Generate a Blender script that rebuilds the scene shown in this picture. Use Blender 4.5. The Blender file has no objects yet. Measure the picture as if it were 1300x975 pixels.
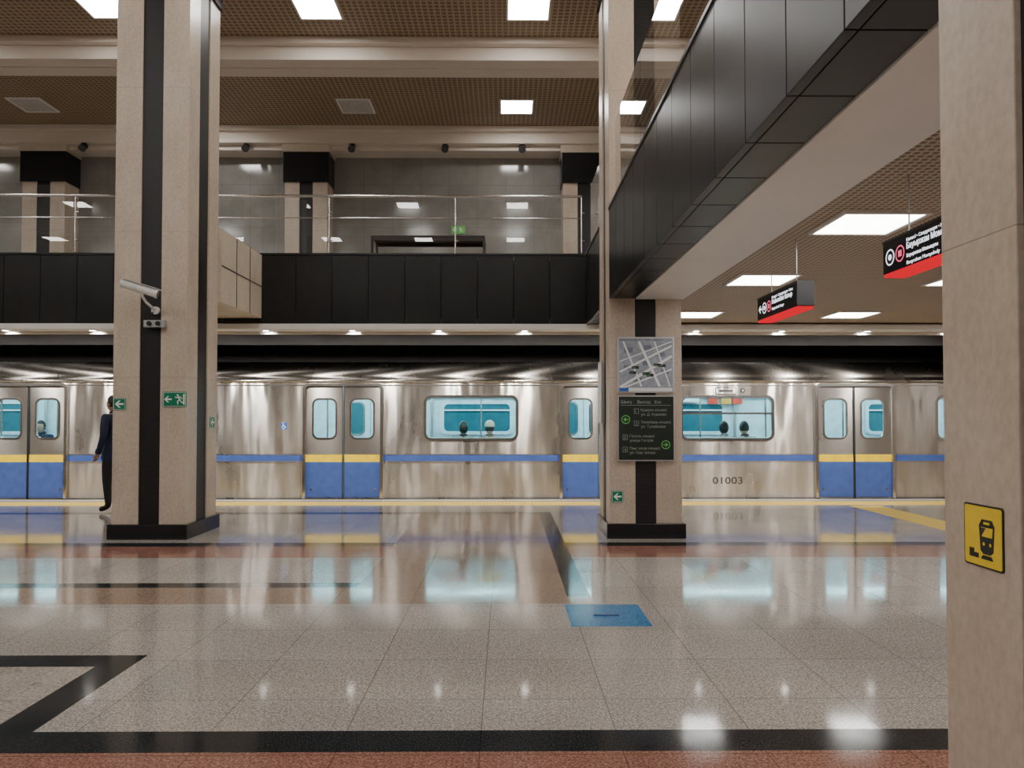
import bpy, bmesh, math, random
from mathutils import Matrix, Vector
random.seed(7)
D = bpy.data
COL = bpy.context.scene.collection

# ------------------------------------------------------------------ materials
def newmat(name):
    m = D.materials.new(name); m.use_nodes = True
    nt = m.node_tree; nt.nodes.clear()
    out = nt.nodes.new('ShaderNodeOutputMaterial')
    return m, nt, out
def N(nt, t, **kw):
    n = nt.nodes.new(t)
    for k, v in kw.items(): setattr(n, k, v)
    return n
def L(nt, a, b): nt.links.new(a, b)
def math_(nt, op, a, b=None, c=None):
    n = N(nt, 'ShaderNodeMath', operation=op)
    for i, v in enumerate((a, b, c)):
        if v is None: continue
        if isinstance(v, (int, float)): n.inputs[i].default_value = v
        else: L(nt, v, n.inputs[i])
    return n.outputs[0]
def pos(nt, scale=(1, 1, 1), loc=(0, 0, 0)):
    g = N(nt, 'ShaderNodeNewGeometry')
    mp = N(nt, 'ShaderNodeMapping'); mp.inputs['Scale'].default_value = scale
    mp.inputs['Location'].default_value = loc
    L(nt, g.outputs['Position'], mp.inputs[0]); return mp.outputs[0]
def noise(nt, vec, scale, detail=4, rough=.55):
    n = N(nt, 'ShaderNodeTexNoise'); n.inputs['Scale'].default_value = scale
    n.inputs['Detail'].default_value = detail; n.inputs['Roughness'].default_value = rough
    L(nt, vec, n.inputs['Vector']); return n.outputs[0]
def ramp(nt, fac, stops):
    r = N(nt, 'ShaderNodeValToRGB'); L(nt, fac, r.inputs[0])
    e = r.color_ramp.elements
    while len(e) < len(stops): e.new(.5)
    for i, (p, c) in enumerate(stops):
        e[i].position = p; e[i].color = (c[0], c[1], c[2], 1) if not isinstance(c, (int, float)) else (c, c, c, 1)
    return r.outputs[0]
def mix(nt, f, a, b, mode='MIX'):
    n = N(nt, 'ShaderNodeMix', data_type='RGBA', blend_type=mode)
    if isinstance(f, (int, float)): n.inputs[0].default_value = f
    else: L(nt, f, n.inputs[0])
    for i, v in ((6, a), (7, b)):
        if isinstance(v, tuple): n.inputs[i].default_value = (*v[:3], 1)
        else: L(nt, v, n.inputs[i])
    return n.outputs[2]
def bsdf(nt, out, col, rough=.5, metal=0, spec=.5):
    p = N(nt, 'ShaderNodeBsdfPrincipled')
    if isinstance(col, tuple): p.inputs['Base Color'].default_value = (*col[:3], 1)
    else: L(nt, col, p.inputs['Base Color'])
    if isinstance(rough, (int, float)): p.inputs['Roughness'].default_value = rough
    else: L(nt, rough, p.inputs['Roughness'])
    p.inputs['Metallic'].default_value = metal
    p.inputs['Specular IOR Level'].default_value = spec
    L(nt, p.outputs[0], out.inputs[0]); return p
def bump(nt, p, h, strength, dist=.01):
    b = N(nt, 'ShaderNodeBump'); b.inputs['Strength'].default_value = strength
    b.inputs['Distance'].default_value = dist
    L(nt, h, b.inputs['Height']); L(nt, b.outputs[0], p.inputs['Normal'])

def plain(name, c, rough=.5, metal=0, var=.12, scale=8, spec=.5):
    m, nt, out = newmat(name)
    n = noise(nt, pos(nt), scale)
    a = tuple(x * (1 - var) for x in c); b = tuple(min(1, x * (1 + var)) for x in c)
    bsdf(nt, out, ramp(nt, n, [(.3, a), (.7, b)]), rough, metal, spec); return m
def emit(name, c, s):
    m, nt, out = newmat(name)
    e = N(nt, 'ShaderNodeEmission'); e.inputs[0].default_value = (*c, 1); e.inputs[1].default_value = s
    L(nt, e.outputs[0], out.inputs[0]); return m
def glass(name, tint, rough=0.0, ior=1.5, refl=1.0):
    m, nt, out = newmat(name)
    t = N(nt, 'ShaderNodeBsdfTransparent'); t.inputs[0].default_value = (*tint, 1)
    g = N(nt, 'ShaderNodeBsdfGlossy'); g.inputs['Roughness'].default_value = rough
    f = N(nt, 'ShaderNodeFresnel'); f.inputs[0].default_value = ior
    s = N(nt, 'ShaderNodeMixShader'); L(nt, math_(nt, 'MULTIPLY', f.outputs[0], refl), s.inputs[0])
    L(nt, t.outputs[0], s.inputs[1]); L(nt, g.outputs[0], s.inputs[2]); L(nt, s.outputs[0], out.inputs[0]); return m

TX, TY, TS = .11, -3.1, .6
def grout(nt, w=.0045):
    g = N(nt, 'ShaderNodeNewGeometry'); s = N(nt, 'ShaderNodeSeparateXYZ'); L(nt, g.outputs['Position'], s.inputs[0])
    u = math_(nt, 'DIVIDE', math_(nt, 'ADD', s.outputs[0], TX + 60), TS)
    v = math_(nt, 'DIVIDE', math_(nt, 'ADD', s.outputs[1], TY + 60), TS)
    a = math_(nt, 'LESS_THAN', math_(nt, 'FRACT', u), w / TS)
    b = math_(nt, 'LESS_THAN', math_(nt, 'FRACT', v), w / TS)
    c = N(nt, 'ShaderNodeCombineXYZ'); L(nt, math_(nt, 'FLOOR', u), c.inputs[0]); L(nt, math_(nt, 'FLOOR', v), c.inputs[1])
    wn = N(nt, 'ShaderNodeTexWhiteNoise'); L(nt, c.outputs[0], wn.inputs[0])
    return math_(nt, 'MAXIMUM', a, b), wn.outputs[0]
def granite(name, dark, mid, light, rough=.1, sc=140, tvar=.10, joints=True, spec=.38):
    m, nt, out = newmat(name)
    n = noise(nt, pos(nt), sc, 3, .7)
    c = ramp(nt, n, [(.36, dark), (.5, mid), (.62, light)])
    n2 = noise(nt, pos(nt), sc * .35, 3, .7)
    c = mix(nt, 1.0, c, ramp(nt, n2, [(.35, (.78, .76, .74)), (.6, (1.0, 1.0, 1.0))]), 'MULTIPLY')
    big = noise(nt, pos(nt), 1.3, 3)
    c = mix(nt, 1.0, c, ramp(nt, big, [(.3, (.86, .855, .85)), (.7, (1.0, 1.0, 1.0))]), 'MULTIPLY')
    rr = ramp(nt, noise(nt, pos(nt), 3, 4), [(.3, rough * .75), (.75, rough * 1.5)])
    if joints:
        g, w = grout(nt)
        tv = ramp(nt, w, [(0, (1 - tvar,) * 3), (1, (1.0,) * 3)])
        c = mix(nt, 1.0, c, tv, 'MULTIPLY')
        c = mix(nt, g, c, tuple(x * .35 for x in mid))
    bsdf(nt, out, c, rr, 0, spec); return m
def stone(name, a, b, rough=.35, joint=0.0, zj=1.68, z0=.17):
    m, nt, out = newmat(name)
    n = noise(nt, pos(nt, (1, 1, .45)), 3.2, 8, .62)
    f = noise(nt, pos(nt, (1, 1, .7)), 40, 4, .6)
    c = ramp(nt, n, [(.28, a), (.7, b)])
    c = mix(nt, .3, c, ramp(nt, f, [(.35, tuple(x * .78 for x in a)), (.62, b)]))
    if joint:
        g = N(nt, 'ShaderNodeNewGeometry'); s = N(nt, 'ShaderNodeSeparateXYZ'); L(nt, g.outputs['Position'], s.inputs[0])
        z = math_(nt, 'FRACT', math_(nt, 'DIVIDE', math_(nt, 'SUBTRACT', s.outputs[2], z0), zj))
        c = mix(nt, math_(nt, 'LESS_THAN', z, joint / zj), c, tuple(x * .72 for x in a))
    p = bsdf(nt, out, c, rough, 0, .5); bump(nt, p, f, .06, .004); return m
def gridmat(name, line, hole, cell, w):
    m, nt, out = newmat(name)
    g = N(nt, 'ShaderNodeNewGeometry'); s = N(nt, 'ShaderNodeSeparateXYZ'); L(nt, g.outputs['Position'], s.inputs[0])
    u = math_(nt, 'FRACT', math_(nt, 'DIVIDE', math_(nt, 'ADD', s.outputs[0], 60), cell))
    v = math_(nt, 'FRACT', math_(nt, 'DIVIDE', math_(nt, 'ADD', s.outputs[1], 60), cell))
    k = math_(nt, 'MAXIMUM', math_(nt, 'LESS_THAN', u, w), math_(nt, 'LESS_THAN', v, w))
    n = noise(nt, pos(nt), .8, 2)
    c = mix(nt, k, hole, line)
    c = mix(nt, 1.0, c, ramp(nt, n, [(.3, (.85,) * 3), (.7, (1.0,) * 3)]), 'MULTIPLY')
    p = bsdf(nt, out, c, .5); bump(nt, p, k, .5, .01); return m

BEIGE = stone('stone_beige', (.455, .365, .275), (.66, .555, .445), .3, .004)
BEIGE_PL = stone('stone_beige_panel', (.54, .455, .35), (.70, .61, .49), .4)
def ribbed(name, c, per=.05):
    m, nt, out = newmat(name)
    g = N(nt, 'ShaderNodeNewGeometry'); s = N(nt, 'ShaderNodeSeparateXYZ'); L(nt, g.outputs['Position'], s.inputs[0])
    z = math_(nt, 'FRACT', math_(nt, 'DIVIDE', s.outputs[2], per))
    k = math_(nt, 'LESS_THAN', z, .15)
    c2 = mix(nt, k, c, tuple(x * .3 for x in c))
    p = bsdf(nt, out, c2, .42); bump(nt, p, math_(nt, 'SUBTRACT', 1, k), .5, .004); return m
BLACKSTRIP = ribbed('black_strip', (.010, .0095, .010))
BLACKGR = granite('granite_black', (.006, .006, .007), (.014, .014, .016), (.05, .05, .055), .12, 200, .1, False)
F_LIGHT = granite('granite_light', (.225, .20, .175), (.425, .385, .345), (.66, .61, .56), .07, 90)
F_TAN = granite('granite_tan', (.20, .135, .09), (.33, .235, .17), (.45, .34, .26), .085, 90)
F_RED = granite('granite_red', (.17, .07, .045), (.33, .15, .11), (.48, .27, .21), .1, 90)
F_DARK = granite('granite_dark', (.007, .008, .009), (.018, .019, .021), (.06, .065, .07), .11, spec=.25)
F_GRAIN = granite('granite_grainy', (.16, .13, .10), (.38, .32, .265), (.58, .52, .45), .3, 60)
F_BLUE = granite('tile_blue', (.03, .14, .30), (.045, .2, .42), (.07, .26, .5), .2, 60, 0, False)
def tactile(name, c):
    m, nt, out = newmat(name)
    g = N(nt, 'ShaderNodeNewGeometry'); s = N(nt, 'ShaderNodeSeparateXYZ'); L(nt, g.outputs['Position'], s.inputs[0])
    u = math_(nt, 'FRACT', math_(nt, 'DIVIDE', math_(nt, 'ADD', s.outputs[0], 60), .06))
    k = math_(nt, 'LESS_THAN', u, .35)
    p = bsdf(nt, out, mix(nt, k, c, tuple(x * .8 for x in c)), .6, 0, .2); bump(nt, p, k, .6, .005); return m
F_YEL = tactile('tactile_yellow', (.72, .50, .10))
F_EDGE = plain('platform_edge', (.46, .43, .39), .35, spec=.25)
GRID_LOW = gridmat('grid_ceiling_low', (.58, .455, .33), (.18, .127, .077), .05, .34)
GRID_UP = gridmat('grid_ceiling_up', (.46, .34, .215), (.19, .13, .075), .09, .3)
CREAM = plain('plaster_cream', (.73, .65, .56), .55, 0, .05, 1)
WHITE = plain('plaster_white', (.86, .84, .80), .5, 0, .04, 1)
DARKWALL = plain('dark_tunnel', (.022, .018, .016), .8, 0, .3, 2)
def panelblack():
    m, nt, out = newmat('fascia_black')
    n = noise(nt, pos(nt), 1.5, 4)
    c = ramp(nt, n, [(.3, (.006, .0055, .0055)), (.75, (.015, .0135, .013))])
    bsdf(nt, out, c, ramp(nt, n, [(.3, .28), (.7, .34)]), 0, .4); return m
FASCIA = panelblack()
def greywall():
    m, nt, out = newmat('stone_grey_wall')
    n = noise(nt, pos(nt), 2.2, 5, .6)
    c = ramp(nt, n, [(.3, (.235, .225, .208)), (.72, (.315, .302, .282))])
    g = N(nt, 'ShaderNodeNewGeometry'); s = N(nt, 'ShaderNodeSeparateXYZ'); L(nt, g.outputs['Position'], s.inputs[0])
    u = math_(nt, 'LESS_THAN', math_(nt, 'FRACT', math_(nt, 'DIVIDE', math_(nt, 'ADD', s.outputs[0], 60), .6)), .012)
    v = math_(nt, 'LESS_THAN', math_(nt, 'FRACT', math_(nt, 'DIVIDE', s.outputs[2], .9)), .008)
    c = mix(nt, math_(nt, 'MAXIMUM', u, v), c, (.19, .18, .17))
    bsdf(nt, out, c, .12, 0, .6); return m
GREYW = greywall()
def steel(name, base, rough, wavy=True, aniso=.93, blotty=1.0):
    m, nt, out = newmat(name)
    blot = noise(nt, pos(nt, (1.5, 1, .6)), 1.3, 4, .5)
    k = blotty
    c = ramp(nt, blot, [(.32, tuple(x * (1 - .28 * k) for x in base)), (.48, base), (.56, base), (.66, tuple(min(1, x * (1 + .35 * k)) for x in base))])
    drip = noise(nt, pos(nt, (7, 1, .35)), 1.4, 4, .5)
    c = mix(nt, ramp(nt, drip, [(.55, 0.0), (.64, .35 * k)]), c, tuple(min(1, x * 1.35) for x in base))
    r = ramp(nt, blot, [(.35, rough * .9), (.66, rough * 1.15)])
    p = bsdf(nt, out, c, r, 1.0)
    p.inputs['Anisotropic'].default_value = aniso
    p.inputs['Anisotropic Rotation'].default_value = .25
    t = N(nt, 'ShaderNodeTangent', direction_type='RADIAL', axis='Z'); L(nt, t.outputs[0], p.inputs['Tangent'])
    if wavy:
        wav = noise(nt, pos(nt, (1.0, 1, .2)), 1.8, 2)
        bump(nt, p, wav, 1.0, .075)
    return m
STEEL = steel('train_steel', (.56, .515, .465), .30, blotty=.8)
STEELR = steel('train_steel_roof', (.44, .40, .36), .26, False, blotty=.3)
STEELD = steel('train_steel_door', (.38, .35, .32), .3, False, .9, .3)
CHROME = plain('metal_polished', (.66, .64, .62), .18, 1, .05)
ALU = plain('aluminium', (.62, .62, .62), .35, 1, .05)
T_BLUE = plain('train_blue', (.06, .11, .34), .3)
T_YEL = plain('train_yellow', (.88, .62, .02), .32)
RUBBER = plain('rubber_black', (.012, .012, .012), .6)
WGLASS = glass('train_glass', (.82, .97, .98), .0, 1.45, .9)
RGLASS = glass('railing_glass', (.92, .94, .93), .0, 1.5, 1.3)
PGLASS = glass('parapet_glass', (.86, .88, .87), .0, 1.45, .8)
I_WALL = plain('train_interior', (.74, .83, .85), .35)
I_TEAL = plain('train_interior_teal', (.03, .16, .20), .12)
I_FLOOR = plain('train_floor', (.2, .25, .27), .5)
I_LIGHT = emit('train_light', (.68, .93, 1.0), 20)
LAMP = emit('lamp_panel', (1.0, .965, .93), 34)
LAMP_LOW = emit('lamp_panel_low', (1.0, .965, .93), 15)
LAMP_OFF = plain('lamp_off', (.55, .53, .50), .4)
SPOT_E = emit('downlight_lens', (1.0, .97, .92), 22)
S_GREEN = plain('sign_green', (.0, .20, .10), .35)
S_GREENL = plain('sign_green_bright', (.16, .62, .12), .4)
S_WHITE = plain('sign_white', (.85, .87, .86), .4, 0, .02)
S_WGLOW = emit('sign_white_lit', (.9, .93, 1.0), 1.8)
S_RGLOW = emit('sign_red_lit', (1.0, .01, .03), .9)
S_PINK = emit('sign_pink_lit', (1.0, .12, .22), 1.3)
S_BLACK = plain('sign_black', (.010, .012, .018), .25)
S_DGREY = plain('sign_dark_grey', (.05, .05, .052), .35)
S_BOARD = plain('board_dark', (.018, .026, .020), .3)
S_TXT = plain('board_text', (.34, .40, .34), .5)
S_MAP = plain('map_blue_grey', (.33, .36, .42), .35, 0, .2, 20)
S_MAPD = plain('map_dark', (.17, .20, .25), .35)
S_YEL = plain('sign_yellow', (.86, .62, .03), .35)
S_INK = plain('sign_ink', (.012, .012, .012), .4)
S_BLUE = plain('sticker_blue', (.03, .12, .45), .4)
NUMGREY = plain('number_grey', (.05, .047, .045), .55)
RED = plain('poster_red', (.85, .06, .03), .5)
ORANGE = plain('poster_orange', (.9, .4, .05), .5)
CCTV = plain('cctv_white', (.78, .77, .74), .35)
WOOD = plain('desk_dark', (.03, .02, .016), .35)
SKIN = plain('skin', (.52, .30, .21), .5, 0, .06)
LIP = plain('lip', (.40, .13, .11), .5)
EYEW = plain('eye_white', (.8, .8, .78), .3)
HAIR = plain('hair_black', (.012, .009, .008), .5)

# ------------------------------------------------------------------ builder
def tmp_mesh(ob):
    COL.objects.link(ob)
    dg = bpy.context.evaluated_depsgraph_get(); dg.update()
    me = D.meshes.new_from_object(ob.evaluated_get(dg))
    vs = [v.co.copy() for v in me.vertices]; fs = [tuple(p.vertices) for p in me.polygons]
    d = ob.data; D.objects.remove(ob); D.meshes.remove(me)
    return vs, fs, d
class B:
    def __init__(s, name): s.n = name; s.v = []; s.f = []; s.m = []; s.sm = []; s.mats = []
    def mi(s, m):
        if m not in s.mats: s.mats.append(m)
        return s.mats.index(m)
    def add(s, vs, fs, m, smooth=False, M=None):
        o = len(s.v)
        s.v += [(M @ Vector(v)) if M is not None else Vector(v) for v in vs]
        for i, f in enumerate(fs):
            s.f.append(tuple(o + k for k in f))
            s.m.append(s.mi(m[i] if isinstance(m, list) else m)); s.sm.append(smooth)
    def box(s, x0, x1, y0, y1, z0, z1, m, M=None):
        vs = [(x, y, z) for z in (z0, z1) for y in (y0, y1) for x in (x0, x1)]
        s.add(vs, [(0, 2, 3, 1), (4, 5, 7, 6), (0, 1, 5, 4), (2, 6, 7, 3), (0, 4, 6, 2), (1, 3, 7, 5)], m, False, M)
    def quad(s, pts, m): s.add(pts, [tuple(range(len(pts)))], m)
    def tube(s, path, rad, m, seg=12, M=None, smooth=True, sy=1.0):
        path = [Vector(p) for p in path]
        if isinstance(rad, (int, float)): rad = [rad] * len(path)
        vs = []; fs = []
        prev = None
        for i, p in enumerate(path):
            t = (path[min(i + 1, len(path) - 1)] - path[max(i - 1, 0)]).normalized()
            if prev is None:
                a = Vector((0, 0, 1)) if abs(t.z) < .9 else Vector((1, 0, 0)); u = t.cross(a).normalized()
            else: u = (prev - t * prev.dot(t)).normalized()
            prev = u; w = t.cross(u)
            for k in range(seg):
                an = 2 * math.pi * k / seg
                vs.append(p + (u * math.cos(an) + w * math.sin(an) * sy) * rad[i])
        for i in range(len(path) - 1):
            for k in range(seg):
                a = i * seg + k; b = i * seg + (k + 1) % seg
                fs.append((a, b, b + seg, a + seg))
        s.add(vs, fs, m, smooth, M)
        s.add(vs[:seg], [tuple(range(seg))[::-1]], m, False, M)
        s.add(vs[-seg:], [tuple(range(seg))], m, False, M)
    def ell(s, c, r, m, M=None, fn=None, nu=20, nv=14):
        vs = []; fs = []
        for j in range(nv + 1):
            ph = math.pi * j / nv
            for i in range(nu):
                th = 2 * math.pi * i / nu
                d = Vector((math.sin(ph) * math.cos(th), math.sin(ph) * math.sin(th), math.cos(ph)))
                if fn: d = fn(d)
                vs.append(Vector((c[0] + d.x * r[0], c[1] + d.y * r[1], c[2] + d.z * r[2])))
        for j in range(nv):
            for i in range(nu):
                fs.append((j * nu + i, (j + 1) * nu + i, (j + 1) * nu + (i + 1) % nu, j * nu + (i + 1) % nu))
        s.add(vs, fs, m, True, M)
    def plate(s, outer, holes, th, m, M):
        cu = D.curves.new('t', 'CURVE'); cu.dimensions = '2D'; cu.fill_mode = 'BOTH'; cu.extrude = th / 2
        for pl in [outer] + holes:
            sp = cu.splines.new('POLY'); sp.points.add(len(pl) - 1)
            for i, p in enumerate(pl): sp.points[i].co = (p[0], p[1], 0, 1)
            sp.use_cyclic_u = True
        vs, fs, d = tmp_mesh(D.objects.new('t', cu)); D.curves.remove(d)
        s.add(vs, fs, m, False, M)
    def text(s, t, x, y, size, m, M, w=None, align='LEFT', bold=0.0):
        cu = D.curves.new('t', 'FONT'); cu.body = t; cu.size = size; cu.align_x = 'LEFT'; cu.extrude = .0006
        cu.offset = bold; cu.resolution_u = 3
        vs, fs, d = tmp_mesh(D.objects.new('t', cu)); D.curves.remove(d)
        if not vs: return
        x0 = min(v.x for v in vs); x1 = max(v.x for v in vs)
        k = 1 if w is None else w / (x1 - x0)
        W = (x1 - x0) * k
        off = {'LEFT': 0, 'CENTER': -W / 2, 'RIGHT': -W}[align]
        vs = [Vector(((v.x - x0) * k + x + off, v.y + y, v.z)) for v in vs]
        s.add(vs, fs, m, False, M)
    def obj(s, parent=None, bevel=0, recalc=True):
        me = D.meshes.new(s.n); me.from_pydata([tuple(v) for v in s.v], [], s.f)
        for m in s.mats: me.materials.append(m)
        for i, p in enumerate(me.polygons): p.material_index = s.m[i]; p.use_smooth = s.sm[i]
        if recalc:
            bm = bmesh.new(); bm.from_mesh(me); bmesh.ops.recalc_face_normals(bm, faces=bm.faces); bm.to_mesh(me); bm.free()
        o = D.objects.new(s.n, me); COL.objects.link(o)
        if bevel:
            b = o.modifiers.new('bevel', 'BEVEL'); b.width = bevel; b.segments = 2; b.limit_method = 'ANGLE'
        if parent: o.parent = parent
        return o
def rrect(cx, cy, w, h, r, seg=6):
    P = []
    for sx, sy, a0 in ((1, 1, 0), (-1, 1, 90), (-1, -1, 180), (1, -1, 270)):
        for k in range(seg + 1):
            a = math.radians(a0 + 90 * k / seg)
            P.append((cx + sx * (w / 2 - r) + r * math.cos(a), cy + sy * (h / 2 - r) + r * math.sin(a)))
    return P
def rect(x0, x1, y0, y1): return [(x0, y0), (x1, y0), (x1, y1), (x0, y1)]
def circ(cx, cy, r, n=24): return [(cx + r * math.cos(2 * math.pi * k / n), cy + r * math.sin(2 * math.pi * k / n)) for k in range(n)]
def frame(o, u, v):
    u = Vector(u); v = Vector(v); n = u.cross(v)
    return Matrix(((u.x, v.x, n.x, o[0]), (u.y, v.y, n.y, o[1]), (u.z, v.z, n.z, o[2]), (0, 0, 0, 1)))
def F_front(y, z=0, x=0): return frame((x, y, z), (1, 0, 0), (0, 0, 1))      # faces camera (-Y)
def F_left(x, y, z): return frame((x, y, z), (0, -1, 0), (0, 0, 1))          # faces -X
def F_right(x, y, z): return frame((x, y, z), (0, 1, 0), (0, 0, 1))          # faces +X
def lift(M, d): return M @ Matrix.Translation((0, 0, d))

# ------------------------------------------------------------------ floor
XL, XR, YB, YF = -16.0, 13.0, -9.0, 15.6
def cell(x, y):
    if y > 12.36: return F_EDGE
    if 11.72 < y < 12.26: return F_YEL
    if y > 11.65: return F_LIGHT
    if 5.4 < x < 5.9 and 9.0 < y < 11.65: return F_YEL
    if .44 < x < .985 and 4.97 < y < 5.55: return F_BLUE
    if .48 < x < .66 and 5.8 < y < 10.9: return F_DARK
    if x < .66 and 10.7 < y < 10.9: return F_DARK
    if -1.22 < x < .48 and 5.58 < y < 10.7: return F_TAN
    if (x < -1.22 or x > .66):
        if 8.05 < y < 8.28: return F_DARK
        if 7.4 < y < 8.05: return F_RED
    if x < -1.22 and 6.12 < y < 6.29: return F_DARK
    if x < .48 and 5.58 < y < 6.12: return F_TAN
    if 3.13 < y < 3.34: return F_DARK
    if -2.3 < x < -2.1 and 3.3 < y < 4.4: return F_DARK
    if x < -2.1 and 4.2 < y < 4.4: return F_DARK
    if x < -2.3 and 3.3 < y < 4.2: return F_GRAIN
    if y < 3.13 and y > 1.6: return F_RED
    return F_LIGHT
xs = sorted({XL, XR, -2.3, -2.1, -1.22, .44, .48, .66, .985, 5.4, 5.9})
ys = sorted({YB, 1.6, 3.13, 3.34, 4.2, 4.4, 4.97, 5.55, 5.58, 5.8, 6.12, 6.29, 7.4, 8.05, 8.28, 9.0, 10.7, 10.9, 11.65, 11.72, 12.26, 12.36, 12.6})
b = B('floor')
for i in range(len(xs) - 1):
    for j in range(len(ys) - 1):
        a, c, d, e = xs[i], xs[i + 1], ys[j], ys[j + 1]
        b.quad([(a, d, 0), (c, d, 0), (c, e, 0), (a, e, 0)], cell((a + c) / 2, (d + e) / 2))
b.quad([(XL, 12.6, 0), (XR, 12.6, 0), (XR, 12.6, -1.2), (XL, 12.6, -1.2)], DARKWALL)
b.quad([(XL, 12.6, -1.2), (XR, 12.6, -1.2), (XR, YF, -1.2), (XL, YF, -1.2)], DARKWALL)
b.obj(recalc=False)
b = B('floor_access_hatch')   # recessed handle of the blue hatch
b.box(.62, .80, 5.25, 5.27, .0005, .004, S_INK); b.box(.62, .80, 5.24, 5.25, .0005, .006, T_BLUE)
b.obj()

# ------------------------------------------------------------------ walls
def wall(name, x0, x1, y0, y1, z0, z1, m):
    b = B(name); b.box(x0, x1, y0, y1, z0, z1, m); return b.obj()
wall('wall_far', XL, XR, YF, YF + .2, 2.9, 7.6, GREYW)
wall('wall_tunnel', XL, XR, YF, YF + .2, -1.2, 2.9, DARKWALL)
wall('wall_left', XL - .2, XL, YB, YF + .2, -1.2, 7.6, GREYW)
wall('wall_right', XR, XR + .2, YB, YF + .2, -1.2, 7.6, BEIGE_PL)
b = B('wall_rear')
b.box(XL, XR, YB - .2, YB, 0, 7.6, GREYW)
for k in range(-5, 5):
    x = k * 2.85 + .6
    if XL + 1 < x < XR - 1: b.box(x, x + .9, YB, YB + .04, 0, 6.6, BLACKSTRIP)
b.obj()

# upper ceiling
b = B('ceiling')
b.box(XL, XR, YB, YF, 7.3, 7.5, GRID_UP); b.obj()
b = B('ceiling_beams')
for y in (11.5, 5.4, -.7, -6.8):
    b.box(XL, XR, y, y + .6, 6.99, 7.3, CREAM)
    b.box(XL, XR, y - .12, y, 7.2, 7.3, CREAM); b.box(XL, XR, y + .6, y + .72, 7.2, 7.3, CREAM)
    b.box(XL, XR, y + .27, y + .31, 6.975, 6.99, CREAM)
b.obj(bevel=.008)
b = B('trim_cornice')
b.box(XL, XR, 15.0, YF, 6.98, 7.3, CREAM); b.box(XL, XR, 14.88, 15.0, 7.2, 7.3, CREAM); b.box(XL, XR, 15.15, YF, 6.88, 6.98, CREAM)
b.obj(bevel=.008)
# ceiling lamps (upper)
def ceiling_lamp(x, y, z, s, m, name='ceiling_light_panel'):
    b = B(name); h = s / 2
    for a in ((x - h - .03, x + h + .03, y - h - .03, y - h), (x - h - .03, x + h + .03, y + h, y + h + .03),
              (x - h - .03, x - h, y - h, y + h), (x + h, x + h + .03, y - h, y + h)):
        b.box(*a, z - .02, z, WHITE)
    b.box(x - h, x + h, y - h, y + h, z - .012, z, m)
    b.obj()
for yy in (13.95, 10.55, 7.6, 3.6, 1.6, -2.4, -5.2):
    for k in range(-5, 5):
        x = .33 + 3.05 * k
        if x < XL + 1 or x > XR - 1: continue
        off = (yy > 13 and k in (-1, -3, -5, 1, 3))
        ceiling_lamp(x if yy < 13 else x - .12, yy, 7.3, .58, LAMP_OFF if off else LAMP)
# black spotlights on the cornice
for x in (-8.6, -5.3, -3.14, -1.24, .34):
    b = B('spotlight')
    b.box(x - .03, x + .03, 15.05, 15.11, 6.93, 6.98, S_INK)
    b.tube([(x, 15.08, 6.94), (x, 15.0, 6.86)], .07, S_INK); b.tube([(x, 15.0, 6.86), (x, 14.985, 6.845)], .075, S_DGREY)
    b.obj()

# ------------------------------------------------------------------ columns
def column(x0, x1, y0, y1, z0, z1, name='station_column', cap=None, base=True):
    b = B(name); p = .30; r = .018
    b.box(x0 + r, x1 - r, y0 + r, y1 - r, z0, z1, BLACKSTRIP)
    for a, c in ((x0, x0 + p), (x1 - p, x1)):
        for d, e in ((y0, min(y0 + p, (y0 + y1) / 2)), (max(y1 - p, (y0 + y1) / 2), y1)):
            b.box(a, c, d, e, z0, z1, BEIGE)
    if base: b.box(x0 - .035, x1 + .035, y0 - .035, y1 + .035, z0, z0 + .17, BLACKGR)
    if cap:
        b.box(x0 - .03, x1 + .03, y0 - .03, y1, cap[0], cap[1], BLACKGR)
        b.box(x0 - .05, x1 + .05, y0 - .05, y1, cap[1], z1, BEIGE_PL)
    return b.obj(bevel=.004)
column(-4.50, -3.66, 8.52, 9.42, 0, 7.3, cap=(6.6, 7.1))
column(1.20, 2.04, 8.55, 9.42, 0, 7.3, cap=(6.6, 7.1))
column(1.20, 2.04, 1.16, 2.02, 0, 7.3, cap=(6.6, 7.1))
column(-4.50, -3.66, -4.5, -3.64, 0, 7.3, cap=(6.6, 7.1))
column(-10.2, -9.36, 8.52, 9.42, 0, 7.3, cap=(6.6, 7.1))
for x in (-15.55, -9.85, -4.5, 1.2, 6.9):
    column(x - .02, x + .85, 15.1, YF, 3.75, 6.98, 'wall_pilaster', cap=(6.2, 6.82), base=False)

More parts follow.
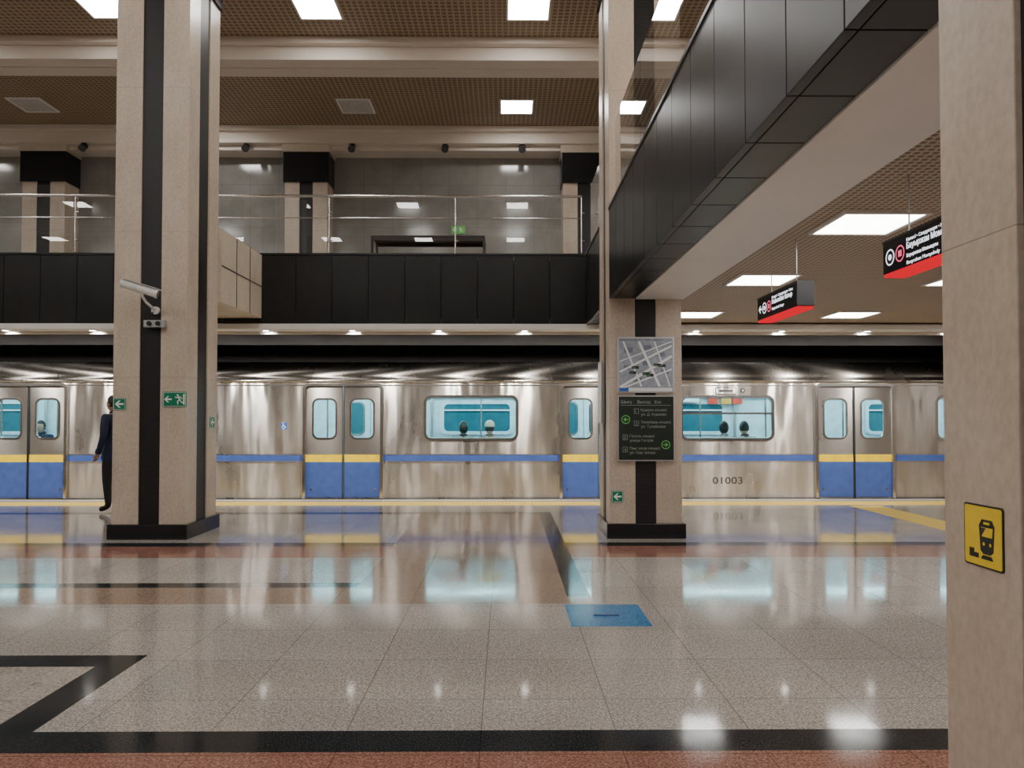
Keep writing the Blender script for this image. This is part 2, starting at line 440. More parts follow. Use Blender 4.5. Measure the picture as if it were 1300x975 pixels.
# ------------------------------------------------------------------ far balcony
b = B('balcony_far_slab')
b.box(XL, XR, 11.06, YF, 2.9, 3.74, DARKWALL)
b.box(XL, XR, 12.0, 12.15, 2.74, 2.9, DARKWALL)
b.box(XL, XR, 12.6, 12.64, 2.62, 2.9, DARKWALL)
b.box(XL, 1.2, 11.1, YF, 3.74, 3.75, F_LIGHT)
b.obj()
b = B('balcony_far_fascia')
x = 1.2
while x > XL:
    b.box(max(x - .54, XL) + .004, x - .004, 11.0, 11.05, 2.785, 3.8, FASCIA); x -= .54
b.box(XL, 1.2, 10.985, 11.12, 3.8, 3.835, FASCIA)
b.obj(bevel=.003)
b = B('trim_platform_lip')
b.box(XL, XR, 10.98, 11.32, 2.70, 2.78, WHITE); b.box(XL, XR, 11.32, 11.36, 2.66, 2.9, CREAM)
b.obj(bevel=.004)
for k in range(-10, 8):
    x = -2.31 + 1.3 * k
    if XL < x < XR:
        b = B('downlight'); b.tube([(x, 11.16, 2.70), (x, 11.16, 2.692)], .055, CHROME, 20)
        b.tube([(x, 11.16, 2.692), (x, 11.16, 2.690)], .042, SPOT_E, 20); o = b.obj()
        ld = D.lights.new('downlight_lamp', 'SPOT'); ld.energy = 150; ld.spot_size = math.radians(112); ld.spot_blend = .5
        ld.shadow_soft_size = .05; ld.color = (1, .97, .92)
        lo = D.objects.new('downlight_lamp', ld); COL.objects.link(lo); lo.parent = o; lo.location = (x, 11.2, 2.63)
        lo.rotation_euler = (math.radians(52), 0, 0)
b = B('balcony_link_beam')
b.box(-4.5, -3.62, 9.43, 10.98, 2.86, 3.8, BEIGE_PL)
b.box(-3.622, -3.614, 9.43, 10.98, 3.32, 3.335, S_DGREY)
for y in (9.95, 10.47): b.box(-3.622, -3.614, y, y + .012, 2.86, 3.8, S_DGREY)
b.obj()
def railing(name, p0, p1, step, z0=3.84, h=.87, frameless=False):
    b = B(name); p0 = Vector(p0); p1 = Vector(p1); Lh = (p1 - p0).length; d = (p1 - p0) / Lh; n = max(1, round(Lh / step))
    if not frameless:
        for i in range(n + 1):
            q = p0 + d * Lh * i / n
            b.tube([(q.x, q.y, z0), (q.x, q.y, z0 + h)], .011, CHROME, 10)
            for zz in (.2, .62): b.tube([(q.x, q.y, z0 + zz)] + [(q.x + d.x * .05, q.y + d.y * .05, z0 + zz)], .012, CHROME, 8)
    for i in range(n):
        a = p0 + d * (Lh * i / n + .03); c = p0 + d * (Lh * (i + 1) / n - .03)
        if frameless: a = p0 + d * (Lh * i / n + .006); c = p0 + d * (Lh * (i + 1) / n - .006)
        zt = z0 + h - (0 if frameless else .06)
        b.quad([(a.x, a.y, z0 + .0), (c.x, c.y, z0 + .0), (c.x, c.y, zt), (a.x, a.y, zt)], PGLASS if frameless else RGLASS)
    if not frameless:
        b.tube([(p0.x, p0.y, z0 + h), (p1.x, p1.y, z0 + h)], .022, CHROME, 12)
        b.tube([(p0.x, p0.y, z0 + h * .62), (p1.x, p1.y, z0 + h * .62)], .008, CHROME, 8)
    b.obj(recalc=False)
railing('balcony_railing', (XL + .1, 11.06, 0), (1.14, 11.06, 0), 1.9)
railing('balcony_glass_parapet', (1.27, 2.1, 0), (1.27, 8.5, 0), 1.6, h=1.0, frameless=True)
railing('balcony_glass_parapet', (1.27, YB + .2, 0), (1.27, 1.1, 0), 1.6, h=1.0, frameless=True)
railing('balcony_glass_parapet', (1.27, 9.5, 0), (1.27, 11.0, 0), 1.5, h=1.0, frameless=True)
# desk on the balcony
b = B('balcony_desk')
b.box(-2.3, -.35, 12.6, 13.1, 4.47, 4.50, WOOD)
for x in (-2.3, -.39):
    for y in (12.6, 13.06): b.box(x, x + .04, y, y + .04, 3.75, 4.47, WOOD)
b.box(-2.26, -.39, 12.61, 12.63, 4.41, 4.47, WOOD)
b.box(-2.26, -.39, 13.07, 13.09, 4.41, 4.47, WOOD)
b.obj(bevel=.004)

# ------------------------------------------------------------------ right mezzanine
b = B('mezzanine_slab')
b.box(2.06, XR, YB, 10.98, 2.86, 3.74, CREAM)
b.box(1.3, 2.06, 2.04, 8.53, 2.86, 3.74, CREAM); b.box(1.3, 2.06, YB, 1.14, 2.86, 3.74, CREAM); b.box(1.3, 2.06, 9.44, 10.98, 2.86, 3.74, CREAM)
b.obj()
b = B('mezzanine_fascia')
def fas(y0, y1):
    n = round((y1 - y0) / .55); s = (y1 - y0) / n
    for i in range(n):
        a, c = y0 + i * s + .004, y0 + (i + 1) * s - .004
        b.box(1.2, 1.25, a, c, 2.77, 3.8, FASCIA)
        b.box(1.255, 1.5, a, c, 2.77, 2.80, FASCIA)
        b.box(1.26, 1.28, max(a - .01, y0), min(c + .01, y1), 2.80, 3.8, DARKWALL)
    b.box(1.19, 1.33, y0, y1, 3.8, 3.835, FASCIA)
fas(2.04, 8.54); fas(YB + .05, 1.14); fas(9.43, 10.98)
b.obj(bevel=.003)
b = B('mezzanine_soffit_beam')
for y0, y1 in ((2.04, 8.54), (YB, 1.14), (9.43, 10.98)):
    b.box(1.505, 2.06, y0, y1, 2.76, 2.86, WHITE)
b.obj(bevel=.003)
b = B('ceiling_mezzanine_grid'); b.box(2.065, XR, YB, 10.97, 2.80, 2.86, GRID_LOW); b.obj()
for y in (-3.9, -1.7, .5, 2.85, 5.28, 7.47, 10.03):
    for x in (2.6, 4.7, 6.8, 8.9, 11.0):
        ceiling_lamp(x, y, 2.80, .55, LAMP_LOW)

# ------------------------------------------------------------------ signs
def arrow(b, cx, cy, s, m, M, left=True):
    k = -1 if left else 1
    P = [(.5, 0), (.05, .42), (-.15, .42), (.15, .1), (-.5, .1), (-.5, -.1), (.15, -.1), (-.15, -.42), (.05, -.42)]
    P = [(cx + k * p[0] * s, cy + p[1] * s) for p in P]
    b.plate(P, [], .0012, m, M)
def runner(b, cx, cy, s, m, M):
    T = lambda p: (cx + p[0] * s, cy + p[1] * s)
    def limb(pts, w):
        for i in range(len(pts) - 1):
            a = Vector(T(pts[i])); c = Vector(T(pts[i + 1])); d = (c - a).normalized() * (w * s * .35); n = Vector((-d.y, d.x)).normalized() * w * s * .5
            b.plate([tuple(a - d + n), tuple(a - d - n), tuple(c + d - n), tuple(c + d + n)], [], .0012, m, M)
    b.plate([T(p) for p in circ(-.12, .38, .09, 16)], [], .0012, m, M)
    limb([(-.05, .22), (.08, -.05)], .17)
    limb([(-.05, .24), (-.25, .12), (-.33, .22)], .07)
    limb([(0, .22), (.2, .2), (.28, .05)], .07)
    limb([(.05, -.08), (-.12, -.18), (-.1, -.42)], .1)
    limb([(.08, -.08), (.2, -.25), (.38, -.32)], .1)
def exit_arrow_sign(M, w=.145, h=.14, name='exit_arrow_sign'):
    b = B(name); b.plate(rrect(0, 0, w, h, .006), [], .008, S_GREEN, lift(M, .004))
    b.plate(rrect(0, 0, w * .92, h * .92, .004), [rrect(0, 0, w * .86, h * .86, .004)], .001, S_WHITE, lift(M, .0086))
    arrow(b, 0, 0, w * .68, S_WHITE, lift(M, .009)); b.obj()
exit_arrow_sign(F_front(8.52, 1.545, -4.42))
exit_arrow_sign(F_front(8.55, .48, 1.29), .135, .135)
exit_arrow_sign(F_right(-3.66, 9.27, 1.33))
b = B('exit_sign_reflection'); M = F_front(8.52, 1.60, -3.79)
b.plate(rrect(0, 0, .27, .175, .006), [], .01, S_GREEN, lift(M, .005))
b.plate(rrect(0, 0, .255, .16, .004), [rrect(0, 0, .247, .152, .004)], .001, S_WHITE, lift(M, .0106))
arrow(b, -.075, 0, .085, S_WHITE, lift(M, .011)); runner(b, .05, 0, .125, S_WHITE, lift(M, .011))
b.plate(rect(.098, .115, -.06, .06), [], .0012, S_WHITE, lift(M, .011)); b.obj()
b = B('exit_sign_reflection'); M = F_front(YF, 5.35, -1.0)  # added sign, stands in for an exit sign mirrored in the railing glass
b.box(-.14, .14, -.08, .08, 0, .03, S_GREENL, M); arrow(b, -.07, 0, .09, S_WHITE, lift(M, .031)); runner(b, .05, 0, .12, S_WHITE, lift(M, .031)); b.obj()

# map board
b = B('area_map_board'); M = F_front(8.55, 1.998, 1.617)
b.box(-.33, .33, -.322, .322, 0, .035, ALU, M)
b.box(-.312, .312, -.307, .307, .035, .037, S_MAP, M)
Mm = lift(M, .0378)
def clipseg(x0, y0, x1, y1, w, m, MM):
    d = Vector((x1 - x0, y1 - y0)); n = Vector((-d.y, d.x)).normalized() * w / 2
    b.plate([(x0 + n.x, y0 + n.y), (x0 - n.x, y0 - n.y), (x1 - n.x, y1 - n.y), (x1 + n.x, y1 + n.y)], [], .0006, m, MM)
for i, (a, c, w) in enumerate(((-.2, .1, .03), (-.02, .22, .022), (-.22, -.05, .018), (.1, .27, .012))):
    clipseg(-.30, a - .06, .30, c, w, S_WHITE, Mm)
for (xa, xb, w) in ((-.26, -.05, .02), (-.08, .16, .03), (.1, .28, .015)):
    clipseg(xa, .27, xb, -.25, w, S_WHITE, lift(Mm, .0003))
for (x, y, w, h) in ((-.2, .17, .1, .06), (.02, .2, .09, .05), (.18, .12, .08, .05), (-.22, -.03, .07, .05), (.0, .02, .07, .05), (.22, -.08, .09, .05), (-.1, -.17, .1, .05)):
    b.plate(rect(x - w / 2, x + w / 2, y - h / 2, y + h / 2), [], .0005, S_MAPD, lift(Mm, -.0002))
for (x, y) in ((-.12, -.03), (.13, .0), (.0, -.1), (.19, -.01), (-.15, -.09), (.05, -.12)):
    b.plate(rect(x - .04, x + .04, y - .016, y + .016), [], .001, S_BOARD, lift(Mm, .001)); b.text('Exit', x - .03, y - .008, .022, S_GREENL, lift(Mm, .0018))
b.text('Аумақ картасы  •  Карта района', -.3, .282, .022, S_INK, Mm, .5)
b.plate(rect(-.305, .305, -.305, -.265), [], .0006, S_WHITE, Mm); b.plate(rect(-.305, -.2, -.305, -.265), [], .0008, S_BLUE, lift(Mm, .0005))
b.obj()
# exit directory
b = B('exit_directory_board'); M = F_front(8.55, 1.268, 1.617)
b.box(-.33, .33, -.378, .378, 0, .045, ALU, M)
b.box(-.315, .315, -.363, .363, .045, .047, S_BOARD, M); Mm = lift(M, .0478)
b.text('Шығу', -.29, .285, .05, S_TXT, Mm); b.text('Выход', -.1, .285, .05, S_TXT, Mm); b.text('Exit', .1, .285, .05, S_TXT, Mm)
for i, (y, a, c) in enumerate(((.17, 'Қонаев көшесі', 'ул. Д. Кунаева'), (.03, 'Төлебаев көшесі', 'ул. Тулебаева'), (-.13, 'Гоголь көшесі', 'улица Гоголя'), (-.27, 'Панфилов көшесі', 'ул. Панфилова'))):
    x = -.14 if i < 2 else -.27
    b.plate(rect(x, x + .055, y - .005, y + .055), [rect(x + .004, x + .051, y - .001, y + .051)], .0006, S_TXT, Mm)
    b.text(str(i + 1), x + .017, y + .006, .048, S_TXT, Mm)
    b.text(a, x + .08, y + .025, .042, S_TXT, Mm); b.text(c, x + .08, y - .025, .042, S_TXT, Mm)
for x, y, lf in ((-.235, .1, True), (.225, -.19, False)):
    b.plate(circ(x, y, .05, 28), [circ(x, y, .042, 28)], .001, S_GREENL, Mm); arrow(b, x, y, .055, S_GREENL, Mm, lf)
b.plate(rect(-.29, .29, .262, .266), [], .0006, S_TXT, Mm)
b.obj()
# thin info panel on left side of the column
b = B('help_point_panel'); M = F_left(1.2, 9.1, 1.72)
b.box(-.16, .16, -.40, .36, 0, .04, ALU, M); b.box(-.14, .14, -.38, .34, .04, .043, S_WHITE, M); b.obj(bevel=.003)

# hanging signs
def hanging(y0, y1, x0=2.24, x1=2.37, z0=2.245, z1=2.435, arr=True, lines=()):
    b = B('hanging_direction_sign')
    b.box(x0, x1, y0, y1, z0 + .006, z1, S_BLACK); b.box(x0 - .003, x1 + .003, y0 - .003, y1 + .003, z1, z1 + .012, S_DGREY)
    b.box(x0 + .003, x1 - .003, y0 + .003, y1 - .003, z0 - .014, z0 + .006, S_RGLOW)
    b.box(x0 - .002, x1 + .002, y0 - .006, y0 + .0, z0 + .012, z1, S_DGREY)
    for y in (y0 + .17, y1 - .17): b.tube([((x0 + x1) / 2, y, z1), ((x0 + x1) / 2, y, 2.80)], .005, ALU, 8)
    W = y1 - y0; H = z1 - z0
    for M in (F_left(x0 - .0008, y1, z0), F_right(x1 + .0008, y0, z0)):
        x = .03
        if arr: arrow(b, x + .04, H * .5, .075, S_WGLOW, M); x += .095
        b.plate(circ(x + .048, H * .5, .048), [circ(x + .048, H * .5, .04)], .001, S_WGLOW, M)
        b.plate(circ(x + .048, H * .5, .018), [], .001, S_WGLOW, M)
        x += .11
        b.plate(circ(x + .048, H * .5, .048), [circ(x + .048, H * .5, .04)], .001, S_PINK, M)
        b.plate(rect(x + .03, x + .066, H * .5 - .018, H * .5 + .018), [], .001, S_PINK, M)
        x += .12
        ww = W - x - .03
        yy = H - .038
        for t, sz in lines:
            b.text(t, x, yy - sz * .2, sz, S_WGLOW, M, min(ww, len(t) * sz * .6), bold=.0005 if sz > .04 else 0); yy -= sz * .62 + .022
    b.obj(recalc=False)
hanging(5.65, 6.54, lines=(('Келесі • Следующая • Next', .030), ('Райымбек батыр', .052), ('Raiymbek batyr', .032)))
hanging(3.42, 4.41, x0=2.27, x1=2.40, arr=False, lines=(('Келесі • Следующая • Next', .026), ('Бауыржан Момышұлы', .048), ('Бауыржана Момышулы', .028), ('Bauyrzhan Momyshuly', .028)))

# yellow tram sign on near column
b = B('tram_warning_sign'); M = F_left(1.2, 1.853, 1.10)
b.plate(rrect(0, 0, .152, .157, .008), [], .003, S_INK, lift(M, .0015))
b.plate(rrect(0, 0, .143, .148, .006), [], .001, S_YEL, lift(M, .0035))
Mm = lift(M, .0044)
b.plate([(-.008, -.035), (-.013, .028), (-.002, .043), (.036, .043), (.046, .028), (.041, -.035), (.03, -.043), (.003, -.043)],
        [[(-.004, .0), (-.007, .024), (.040, .024), (.037, .0)], circ(.004, -.018, .005, 12), circ(.029, -.018, .005, 12)], .0008, S_INK, Mm)
b.plate(rect(.005, .028, .031, .037), [], .0008, S_YEL, lift(Mm, .0006))
b.plate([(.0, -.046), (.033, -.046), (.04, -.056), (-.007, -.056)], [], .0008, S_INK, Mm)
b.plate([(-.052, -.056), (-.052, -.034), (-.034, -.034), (-.034, -.044), (-.016, -.044), (-.016, -.056)], [], .0008, S_INK, Mm)
b.plate([(-.004, .002), (-.006, .022), (.012, .022)], [], .0008, S_DGREY, Mm)
b.obj()

# CCTV camera on the left column
b = B('cctv_camera')
p0 = Vector((-4.24, 8.18, 2.875)); p1 = Vector((-3.91, 8.26, 2.775)); d = (p1 - p0).normalized()
b.tube([p0, p1], .045, CCTV, 20)
b.tube([p0 - d * .0, p0 - d * .012], [.045, .035], CCTV, 20)
b.tube([p1, p1 + d * .03], .05, CCTV, 20); b.tube([p1 + d * .031, p1 + d * .034], .04, S_INK, 20)
up = Vector((0, 0, .052)); side = Vector((.25, -1, 0)).normalized() * .05
q0 = p0 + up + d * .02; q1 = p1 + up + d * .07
b.add([q0 - side, q0 + side, q1 + side, q1 - side, q0 - side + Vector((0, 0, .006)), q0 + side + Vector((0, 0, .006)), q1 + side + Vector((0, 0, .006)), q1 - side + Vector((0, 0, .006))],
      [(0, 1, 2, 3), (7, 6, 5, 4), (0, 4, 5, 1), (1, 5, 6, 2), (2, 6, 7, 3), (3, 7, 4, 0)], CCTV)
mid = p0.lerp(p1, .6)
b.tube([mid - Vector((0, 0, .035)), mid - Vector((-.01, 0, .08)), (-4.05, 8.35, 2.69), (-4.02, 8.51, 2.62)], .015, CCTV, 10)
b.tube([(-4.02, 8.535, 2.62), (-4.02, 8.50, 2.62)], .045, CCTV, 16)
b.tube([(-4.04, 8.5, 2.6), (-4.08, 8.47, 2.52), (-4.0, 8.5, 2.46)], .007, S_INK, 6)
b.box(-4.12, -3.89, 8.44, 8.53, 2.42, 2.50, ALU)
for x in (-4.055, -3.955): b.tube([(x, 8.44, 2.46), (x, 8.425, 2.46)], .027, S_INK, 14)
b.obj()

# ------------------------------------------------------------------ train
train = D.objects.new('subway_train', None); COL.objects.link(train)
TYF = 12.70
def car(x0, x1, doors, wins, nm):
    doors = sorted(doors)
    b = B(nm + '_body'); M = F_front(TYF, 0)
    holes = [rrect(c, .95, 1.31, 1.98, .07) for c in doors] + [rrect(c, 1.38, 1.56, .72, .1) for c in wins]
    b.plate(rect(x0, x1, -.35, 1.98), holes, .05, STEEL, lift(M, -.025))
    b.plate(rect(x0, x1, -.35, 1.98), [], .05, I_WALL, lift(F_front(15.35, 0), 0))
    # roof profile
    prof = [(12.70, 1.98), (12.665, 1.99), (12.655, 2.03), (12.69, 2.045), (12.70, 2.10), (12.72, 2.16), (12.79, 2.24), (12.95, 2.32), (13.3, 2.38), (14.05, 2.41), (14.8, 2.38), (15.2, 2.3), (15.375, 2.1), (15.375, 1.98)]
    n = len(prof)
    vs = [(x, p[0], p[1]) for x in (x0, x1) for p in prof]
    b.add(vs, [(i, i + 1, n + i + 1, n + i) for i in range(n - 1)], STEELR, True)
    for xx in (x0, x1): b.box(xx - .01, xx + .01, 12.71, 15.36, -.35, 2.1, STEELR)
    b.box(x0 + .02, x1 - .02, 12.76, 15.32, -.05, 0.0, I_FLOOR)
    b.box(x0 + .02, x1 - .02, 12.76, 15.32, 2.06, 2.09, I_WALL)
    b.box(x0 + .02, x1 - .02, 15.2, 15.32, 1.80, 2.06, I_WALL)
    b.box(x0, x1, 13.0, 15.1, -.8, -.36, DARKWALL)
    for yy in (13.45, 14.6): b.box(x0 + .3, x1 - .3, yy, yy + .16, 2.04, 2.06, I_LIGHT)
    for c in wins:
        b.plate(rrect(c, 1.38, 1.62, .78, .13), [rrect(c, 1.38, 1.53, .69, .09)], .03, CHROME, lift(M, .008))
        b.plate(rrect(c, 1.38, 1.57, .73, .11), [], .001, WGLASS, lift(M, -.03))
        b.plate(rrect(c, 1.38, 1.60, .76, .12), [rrect(c, 1.38, 1.52, .68, .09)], .03, S_WHITE, lift(M, -.05))
        fw = F_front(15.30, 0)
        b.plate(rrect(c, 1.38, 1.40, .60, .10), [], .01, I_TEAL, lift(fw, -.018))
        b.plate(rrect(c, 1.38, 1.50, .70, .13), [rrect(c, 1.38, 1.36, .56, .09)], .03, I_WALL, fw)
        b.box(c - .68, c + .68, 15.27, 15.29, 1.52, 1.55, I_WALL)
        b.box(c - .95, c - .9, 15.25, 15.29, .9, 1.85, ALU); b.box(c + .9, c + .95, 15.25, 15.29, .9, 1.85, ALU)
        b.tube([(c - 1.3, 14.8, 1.78), (c + 1.3, 14.8, 1.78)], .014, CHROME, 8); b.tube([(c - 1.3, 13.3, 1.88), (c + 1.3, 13.3, 1.88)], .014, CHROME, 8)
        b.tube([(c + .1, 14.85, 0), (c + .1, 14.85, 2.06)], .016, CHROME, 10)
        b.box(c - .75, c - .2, 15.17, 15.19, 1.82, 2.0, RED); b.box(c + .0, c + .5, 15.17, 15.19, 1.82, 2.0, ORANGE)
        if c == 3.81:   # route map stickers above the far window
            for q, mm in ((.35, RED), (.62, ORANGE), (.85, RED)): b.box(c + q, c + q + .2, 15.16, 15.19, 1.66, 1.80, mm)
            b.box(c - .9, c + .2, 15.16, 15.19, 1.70, 1.79, S_WHITE)
    for c in doors:
        if c == -8.15:
            for s_, mm in ((-.86, RED), (.84, RED)):
                b.box(c + s_ - .17, c + s_ + .17, 15.26, 15.29, 1.28, 1.66, mm); b.box(c + s_ - .1, c + s_ + .1, 15.252, 15.26, 1.42, 1.58, S_WHITE)
    edges = [x0] + [e for c in doors for e in (c - .69, c + .69)] + [x1]
    for i in range(0, len(edges), 2):
        if edges[i + 1] - edges[i] > .1:
            b.box(edges[i], edges[i + 1], TYF - .004, TYF, .64, .745, T_BLUE)
            b.box(edges[i], edges[i + 1], TYF - .010, TYF, .755, .765, STEELD); b.box(edges[i], edges[i + 1], TYF - .010, TYF, .618, .628, STEELD)
            for xx in (edges[i] + .02, edges[i + 1] - .03): b.box(xx, xx + .008, TYF - .004, TYF, -.3, 1.97, STEELD)
            b.box(edges[i], edges[i + 1], TYF - .006, TYF, .005, .02, STEELD)
    b.box(x0, x1, TYF - .012, TYF, 1.93, 1.945, CHROME)
    for c in doors:
        b.plate(rrect(c, .95, 1.37, 2.04, .09), [rrect(c, .945, 1.27, 1.96, .06)], .05, CHROME, lift(M, .005))
        b.box(c - .69, c + .69, TYF - .02, TYF + .02, -.10, -.02, RUBBER)
        b.box(c - .5, c + .5, TYF - .01, TYF + .02, 1.985, 2.02, STEELD)
        for s in (-1, 1):
            lc = c + s * .323
            Ml = lift(M, -.045)
            b.plate(rrect(lc, .95, .638, 1.96, .03), [rrect(lc, 1.365, .38, .66, .1)], .03, STEELD, Ml)
            b.plate(rrect(lc, 1.365, .43, .71, .12), [rrect(lc, 1.365, .37, .65, .09)], .012, CHROME, lift(M, -.028))
            b.plate(rrect(lc, 1.365, .40, .68, .11), [], .001, WGLASS, lift(M, -.05))
            b.box(lc - .318, lc + .318, TYF + .026, TYF + .03, .625, .75, T_YEL)
            b.box(lc - .318, lc + .318, TYF + .026, TYF + .03, 0.02, .625, T_BLUE)
            b.box(c + s * .004, c + s * .018, TYF + .018, TYF + .03, 0, 1.92, RUBBER)
            b.tube([(c + s * .55, TYF + .018, .16), (c + s * .55, TYF + .03, .16)], .018, CHROME, 12)
        for s in (-1, 1):
            lc = c + s * .323
            b.box(lc - .315, lc + .315, 15.29, 15.32, 0, 1.92, I_WALL)
            b.plate(rrect(lc, 1.365, .36, .64, .1), [], .01, I_TEAL, lift(F_front(15.285, 0), 0))
            b.plate(rrect(lc, 1.365, .42, .70, .12), [rrect(lc, 1.365, .36, .64, .1)], .02, CHROME, lift(F_front(15.285, 0), 0))
        for s in (-.78, .78):
            for yy in (13.2, 14.85): b.tube([(c + s, yy, 0), (c + s, yy, 2.06)], .017, CHROME, 10)
        b.tube([(c - .9, 13.45, 1.9), (c + .9, 13.45, 1.9)], .014, CHROME, 8)
    b.obj(train, recalc=True)
    for c in wins:
        for y0, y1, k in ((12.78, 13.2, 1), (14.88, 15.24, -1)):
            s = B(nm + '_bench')
            s.box(c - 1.35, c + 1.35, y0, y1, .38, .45, T_BLUE); s.box(c - 1.35, c + 1.35, (y0 if k > 0 else y1 - .05), (y0 + .05 if k > 0 else y1), .45, .88, T_BLUE)
            s.box(c - 1.3, c + 1.3, y0 + .05, y1 - .05, 0, .38, I_FLOOR); s.obj(train, bevel=.01)
car(-5.65, 12.9, [-2.78, 1.61, 6.01, 10.41], [-.59, 3.81, 8.21], 'car')
car(-15.9, -6.0, [-8.15, -12.55], [-10.35], 'car')
b = B('gangway_bellows')
for k in range(5): b.box(-5.98 + k * .066, -5.94 + k * .066, 13.3 - (k % 2) * .05, 14.8 + (k % 2) * .05, -.1, 2.1, RUBBER)
b.box(-5.98, -5.67, 13.4, 14.7, -.05, 2.05, RUBBER); b.obj(train)
b = B('sliding_window_bars')
for c in (3.81,):
    b.box(c - .77, c + .77, TYF + .0, TYF + .04, 1.44, 1.475, CHROME)
b.obj(train)
b = B('car_number'); M = lift(F_front(TYF), .002)
b.text('01003', 3.55, .25, .165, NUMGREY, M, .52, bold=.002)
b.plate(rect(3.61, 3.97, 1.78, 1.91), [rect(3.625, 3.955, 1.795, 1.895)], .004, NUMGREY, M)
b.plate(rect(3.67, 3.91, 1.825, 1.865), [], .004, NUMGREY, M)
b.tube([(4.08, TYF - .01, 1.85), (4.08, TYF, 1.85)], .04, S_INK, 16); b.tube([(4.08, TYF - .012, 1.85), (4.08, TYF, 1.85)], .016, S_WHITE, 12)
b.obj(train)
b = B('wheelchair_sticker'); M = lift(F_front(TYF, 1.24, -3.79), .001)
b.plate(rect(-.055, .055, -.06, .06), [], .001, S_BLUE, M); M2 = lift(M, .001)
b.plate(circ(-.005, -.018, .028), [circ(-.005, -.018, .021)], .001, S_WHITE, M2); b.plate(circ(-.012, .042, .009, 12), [], .001, S_WHITE, M2)
b.plate([(-.018, .03), (-.006, .03), (-.003, .002), (.024, .002), (.036, -.034), (.028, -.037), (.018, -.008), (-.014, -.008)], [], .001, S_WHITE, M2)
b.obj(train)

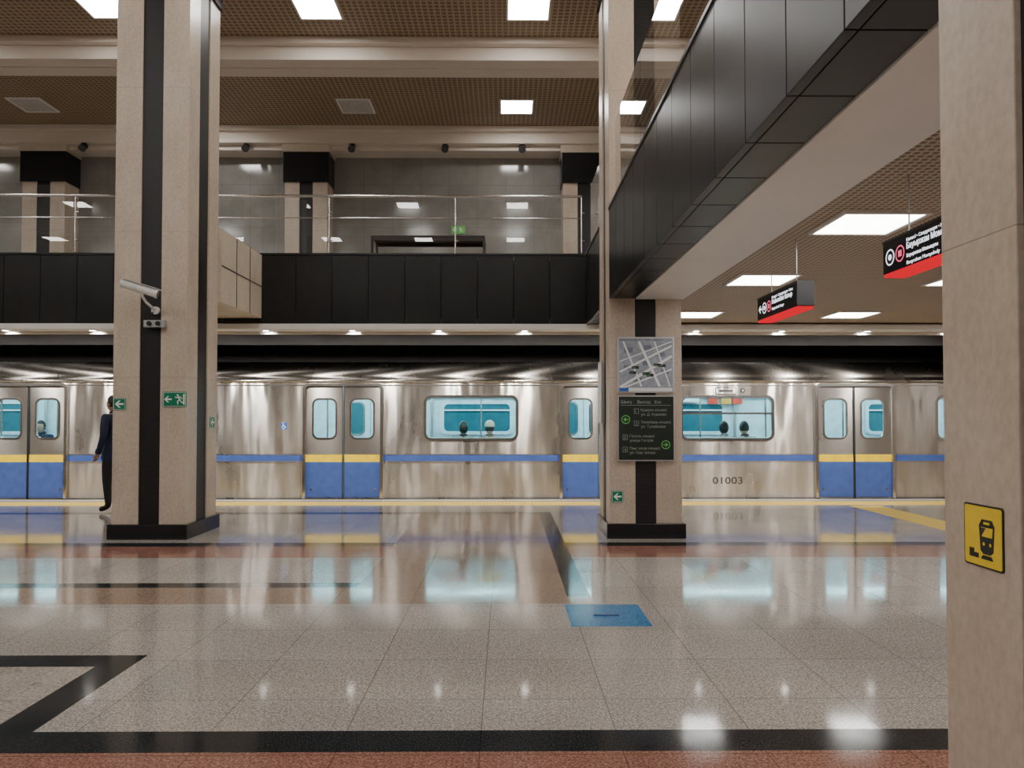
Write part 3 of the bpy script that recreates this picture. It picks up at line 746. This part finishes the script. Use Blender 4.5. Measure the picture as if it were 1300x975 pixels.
# ------------------------------------------------------------------ people
def person(name, loc, ang, pose, top, pants, shoe, hair=HAIR, hgt=1.72, hat=None, longhair=False, scarf=None):
    S = hgt / 1.72
    R = Matrix.Translation(loc) @ Matrix.Rotation(ang, 4, 'Z') @ Matrix.Scale(S, 4)
    J = {}
    if pose == 'stand':
        J = dict(pel=(0, 0, .95), sp=(0, .0, 1.13), ch=(0, 0, 1.32), nb=(0, -.01, 1.46), nk=(0, .0, 1.53))
        for s, k in ((-1, 'l'), (1, 'r')):
            J.update({k + 'sh': (s * .165, 0, 1.42), k + 'el': (s * .235, -.03, 1.14), k + 'wr': (s * .225, .07, .90),
                      k + 'hip': (s * .09, 0, .90), k + 'kn': (s * .105, .02, .50), k + 'an': (s * .11, -.02, .10), k + 'to': (s * .125, .13, .045)})
    else:
        J = dict(pel=(0, 0, .55), sp=(0, -.02, .73), ch=(0, .0, .93), nb=(0, .02, 1.06), nk=(0, .04, 1.13))
        for s, k in ((-1, 'l'), (1, 'r')):
            J.update({k + 'sh': (s * .165, .01, 1.02), k + 'el': (s * .22, .06, .75), k + 'wr': (s * .10, .27, .67),
                      k + 'hip': (s * .09, .03, .53), k + 'kn': (s * .11, .44, .52), k + 'an': (s * .11, .42, .10), k + 'to': (s * .12, .57, .045)})
    rad = dict(pel=.15, sp=.135, ch=.15, nb=.075, nk=.05, sh=.075, el=.05, wr=.036, hip=.105, kn=.068, an=.045, to=.04)
    keys = list(J); idx = {k: i for i, k in enumerate(keys)}
    E = [('pel', 'sp'), ('sp', 'ch'), ('ch', 'nb'), ('nb', 'nk')]
    for k in 'lr': E += [('ch', k + 'sh'), (k + 'sh', k + 'el'), (k + 'el', k + 'wr'), ('pel', k + 'hip'), (k + 'hip', k + 'kn'), (k + 'kn', k + 'an'), (k + 'an', k + 'to')]
    me = D.meshes.new('t'); me.from_pydata([J[k] for k in keys], [(idx[a], idx[c]) for a, c in E], [])
    ob = D.objects.new('t', me); sk = ob.modifiers.new('s', 'SKIN'); sk.use_smooth_shade = True
    for k in keys:
        r = rad.get(k, rad.get(k[1:], .06)); me.skin_vertices[0].data[idx[k]].radius = (r, r * (.8 if k in ('ch', 'sp', 'pel') else 1))
    me.skin_vertices[0].data[idx['pel']].use_root = True
    ss = ob.modifiers.new('u', 'SUBSURF'); ss.levels = 2
    vs, fs, d = tmp_mesh(ob)
    b = B(name)
    def segd(p, a, c):
        a = Vector(a); c = Vector(c); t = max(0, min(1, (p - a).dot(c - a) / (c - a).length_squared)); return (p - (a + (c - a) * t)).length, t
    mats = []
    for f in fs:
        p = sum((vs[i] for i in f), Vector()) / len(f); best = None
        for a, c in E:
            dd, t = segd(p, J[a], J[c])
            if best is None or dd < best[0]: best = (dd, a, c, t)
        _, a, c, t = best
        if c in ('lkn', 'rkn', 'lan', 'ran'): m = pants
        elif c in ('lhip', 'rhip'): m = top if pose == 'stand' else pants
        elif c in ('lto', 'rto'): m = shoe
        elif (a, c) == ('nb', 'nk'): m = scarf or SKIN
        else: m = top
        if c in ('lkn', 'rkn') and t < .22 and pose == 'stand': m = top
        mats.append(m)
    b.add(vs, fs, mats, True, R)
    hx = J['nk']; hc = Vector((0, hx[1] + .025, hx[2] + .095))
    if pose != 'stand': hc.y += .01
    def hf(q):
        q = q.copy()
        if q.z < 0: q.x *= 1 - .28 * q.z * q.z; q.y *= 1 - .12 * q.z * q.z
        if q.y > .3 and -.85 < q.z < -.5: q.y *= 1.05
        if q.y < 0: q.y *= 1.02
        return q
    b.ell(hc, (.074, .093, .118), SKIN, R, hf, 28, 20)
    for s in (-1, 1):
        b.ell(hc + Vector((s * .03, .079, .005)), (.013, .009, .008), EYEW, R, None, 12, 8)
        b.ell(hc + Vector((s * .03, .087, .005)), (.006, .003, .006), S_INK, R, None, 10, 6)
        b.ell(hc + Vector((s * .03, .084, .026)), (.018, .007, .004), hair, R, None, 10, 6)
        b.ell(hc + Vector((s * .076, -.005, -.005)), (.008, .018, .028), SKIN, R, None, 10, 8)
    b.tube([hc + Vector((0, .086, .012)), hc + Vector((0, .103, -.022)), hc + Vector((0, .088, -.034))], [.007, .014, .010], SKIN, 8, R)
    b.ell(hc + Vector((0, .082, -.058)), (.024, .008, .006), LIP, R, None, 12, 6)
    def hr(q):
        q = q.copy()
        if q.y > .25 and q.z < .45: q.y = .25 + (q.y - .25) * .1; q.x *= .98
        if q.z < -.45: q.z = -.45 + (q.z + .45) * (.9 if longhair else .2)
        return q
    b.ell(hc + Vector((0, -.008, .014)), (.084, .098, .122), hair, R, hr, 28, 20)
    if hat:
        b.ell(hc + Vector((0, -.004, .05)), (.09, .107, .098), hat, R, lambda q: Vector((q.x, q.y, max(q.z, -.25))), 24, 16)
    for s, k in ((-1, 'l'), (1, 'r')):
        w = Vector(J[k + 'wr']); e = Vector(J[k + 'el']); d = (w - e).normalized(); sd = d.cross(Vector((0, 0, 1))).normalized() * -1
        nrm = sd.cross(d)
        b.tube([w - d * .01, w + d * .03, w + d * .07, w + d * .095], [.026, .036, .04, .034], SKIN, 10, R, sy=.5)
        for i, ln in enumerate((.062, .074, .068, .052)):
            o = w + d * .085 + sd * (.027 - .018 * i)
            b.tube([o, o + d * ln * .5 - nrm * .004, o + d * ln * .8 - nrm * .018, o + d * ln * .95 - nrm * .034], [.0088, .0082, .0075, .006], SKIN, 8, R)
        o = w + d * .03 + sd * .028
        b.tube([o, o + d * .03 + sd * .022, o + d * .058 + sd * .028], [.012, .010, .007], SKIN, 8, R)
        b.tube([w - d * .05, w + d * .012], [.046, .042], top, 12, R)
    if pose == 'stand':
        b.tube([(0, 0, .80), (0, 0, .95), (0, 0, 1.1)], [.19, .17, .145], top, 20, R, sy=.78)
    b.tube([(J['nb'][0], J['nb'][1], J['nb'][2] - .03), (J['nk'][0], J['nk'][1], J['nk'][2] - .01)], [.085, .066], scarf or top, 16, R)
    return b.obj()
C_NAVY = plain('cloth_navy', (.010, .018, .05), .8); C_BLACK = plain('cloth_black', (.012, .012, .014), .8)
C_GREY = plain('cloth_grey', (.12, .12, .13), .8); C_BEIGE = plain('cloth_beige', (.5, .42, .33), .8)
C_RED = plain('cloth_red', (.4, .03, .03), .8); C_BROWN = plain('cloth_brown', (.12, .07, .05), .8); SHOE = plain('shoe_black', (.01, .01, .01), .4)
person('standing_man', (-5.76, 10.95, 0), math.radians(75), 'stand', C_NAVY, C_BLACK, SHOE, hgt=1.68)
SE = 'seated_passenger'
for (x, y, a, top, hat, lh) in ((-.74, 13.0, 0, C_BLACK, None, True), (-.28, 13.0, 0, C_BROWN, C_BEIGE, False), (3.86, 13.0, 0, C_GREY, None, True), (4.22, 13.0, 0, C_BLACK, None, False),
                         (3.3, 15.06, 180, C_RED, None, False), (-9.35, 15.06, 180, C_NAVY, None, False)):
    person(SE, (x, y, -.03), math.radians(a), 'sit', top, C_BLACK, SHOE, hat=hat, longhair=lh)

# ------------------------------------------------------------------ world, camera
w = D.worlds.new('world'); bpy.context.scene.world = w; w.use_nodes = True
w.node_tree.nodes['Background'].inputs[0].default_value = (.5, .45, .4, 1); w.node_tree.nodes['Background'].inputs[1].default_value = .05
cam = D.cameras.new('camera'); co = D.objects.new('camera', cam); COL.objects.link(co)
cam.sensor_width = 36; cam.lens = 36 * 940 / 1300; cam.shift_y = 20.2 / 1300; cam.clip_start = .05
co.location = (0, 0, 1.4); co.rotation_euler = (math.radians(91.3), 0, math.radians(-.5))
bpy.context.scene.camera = co
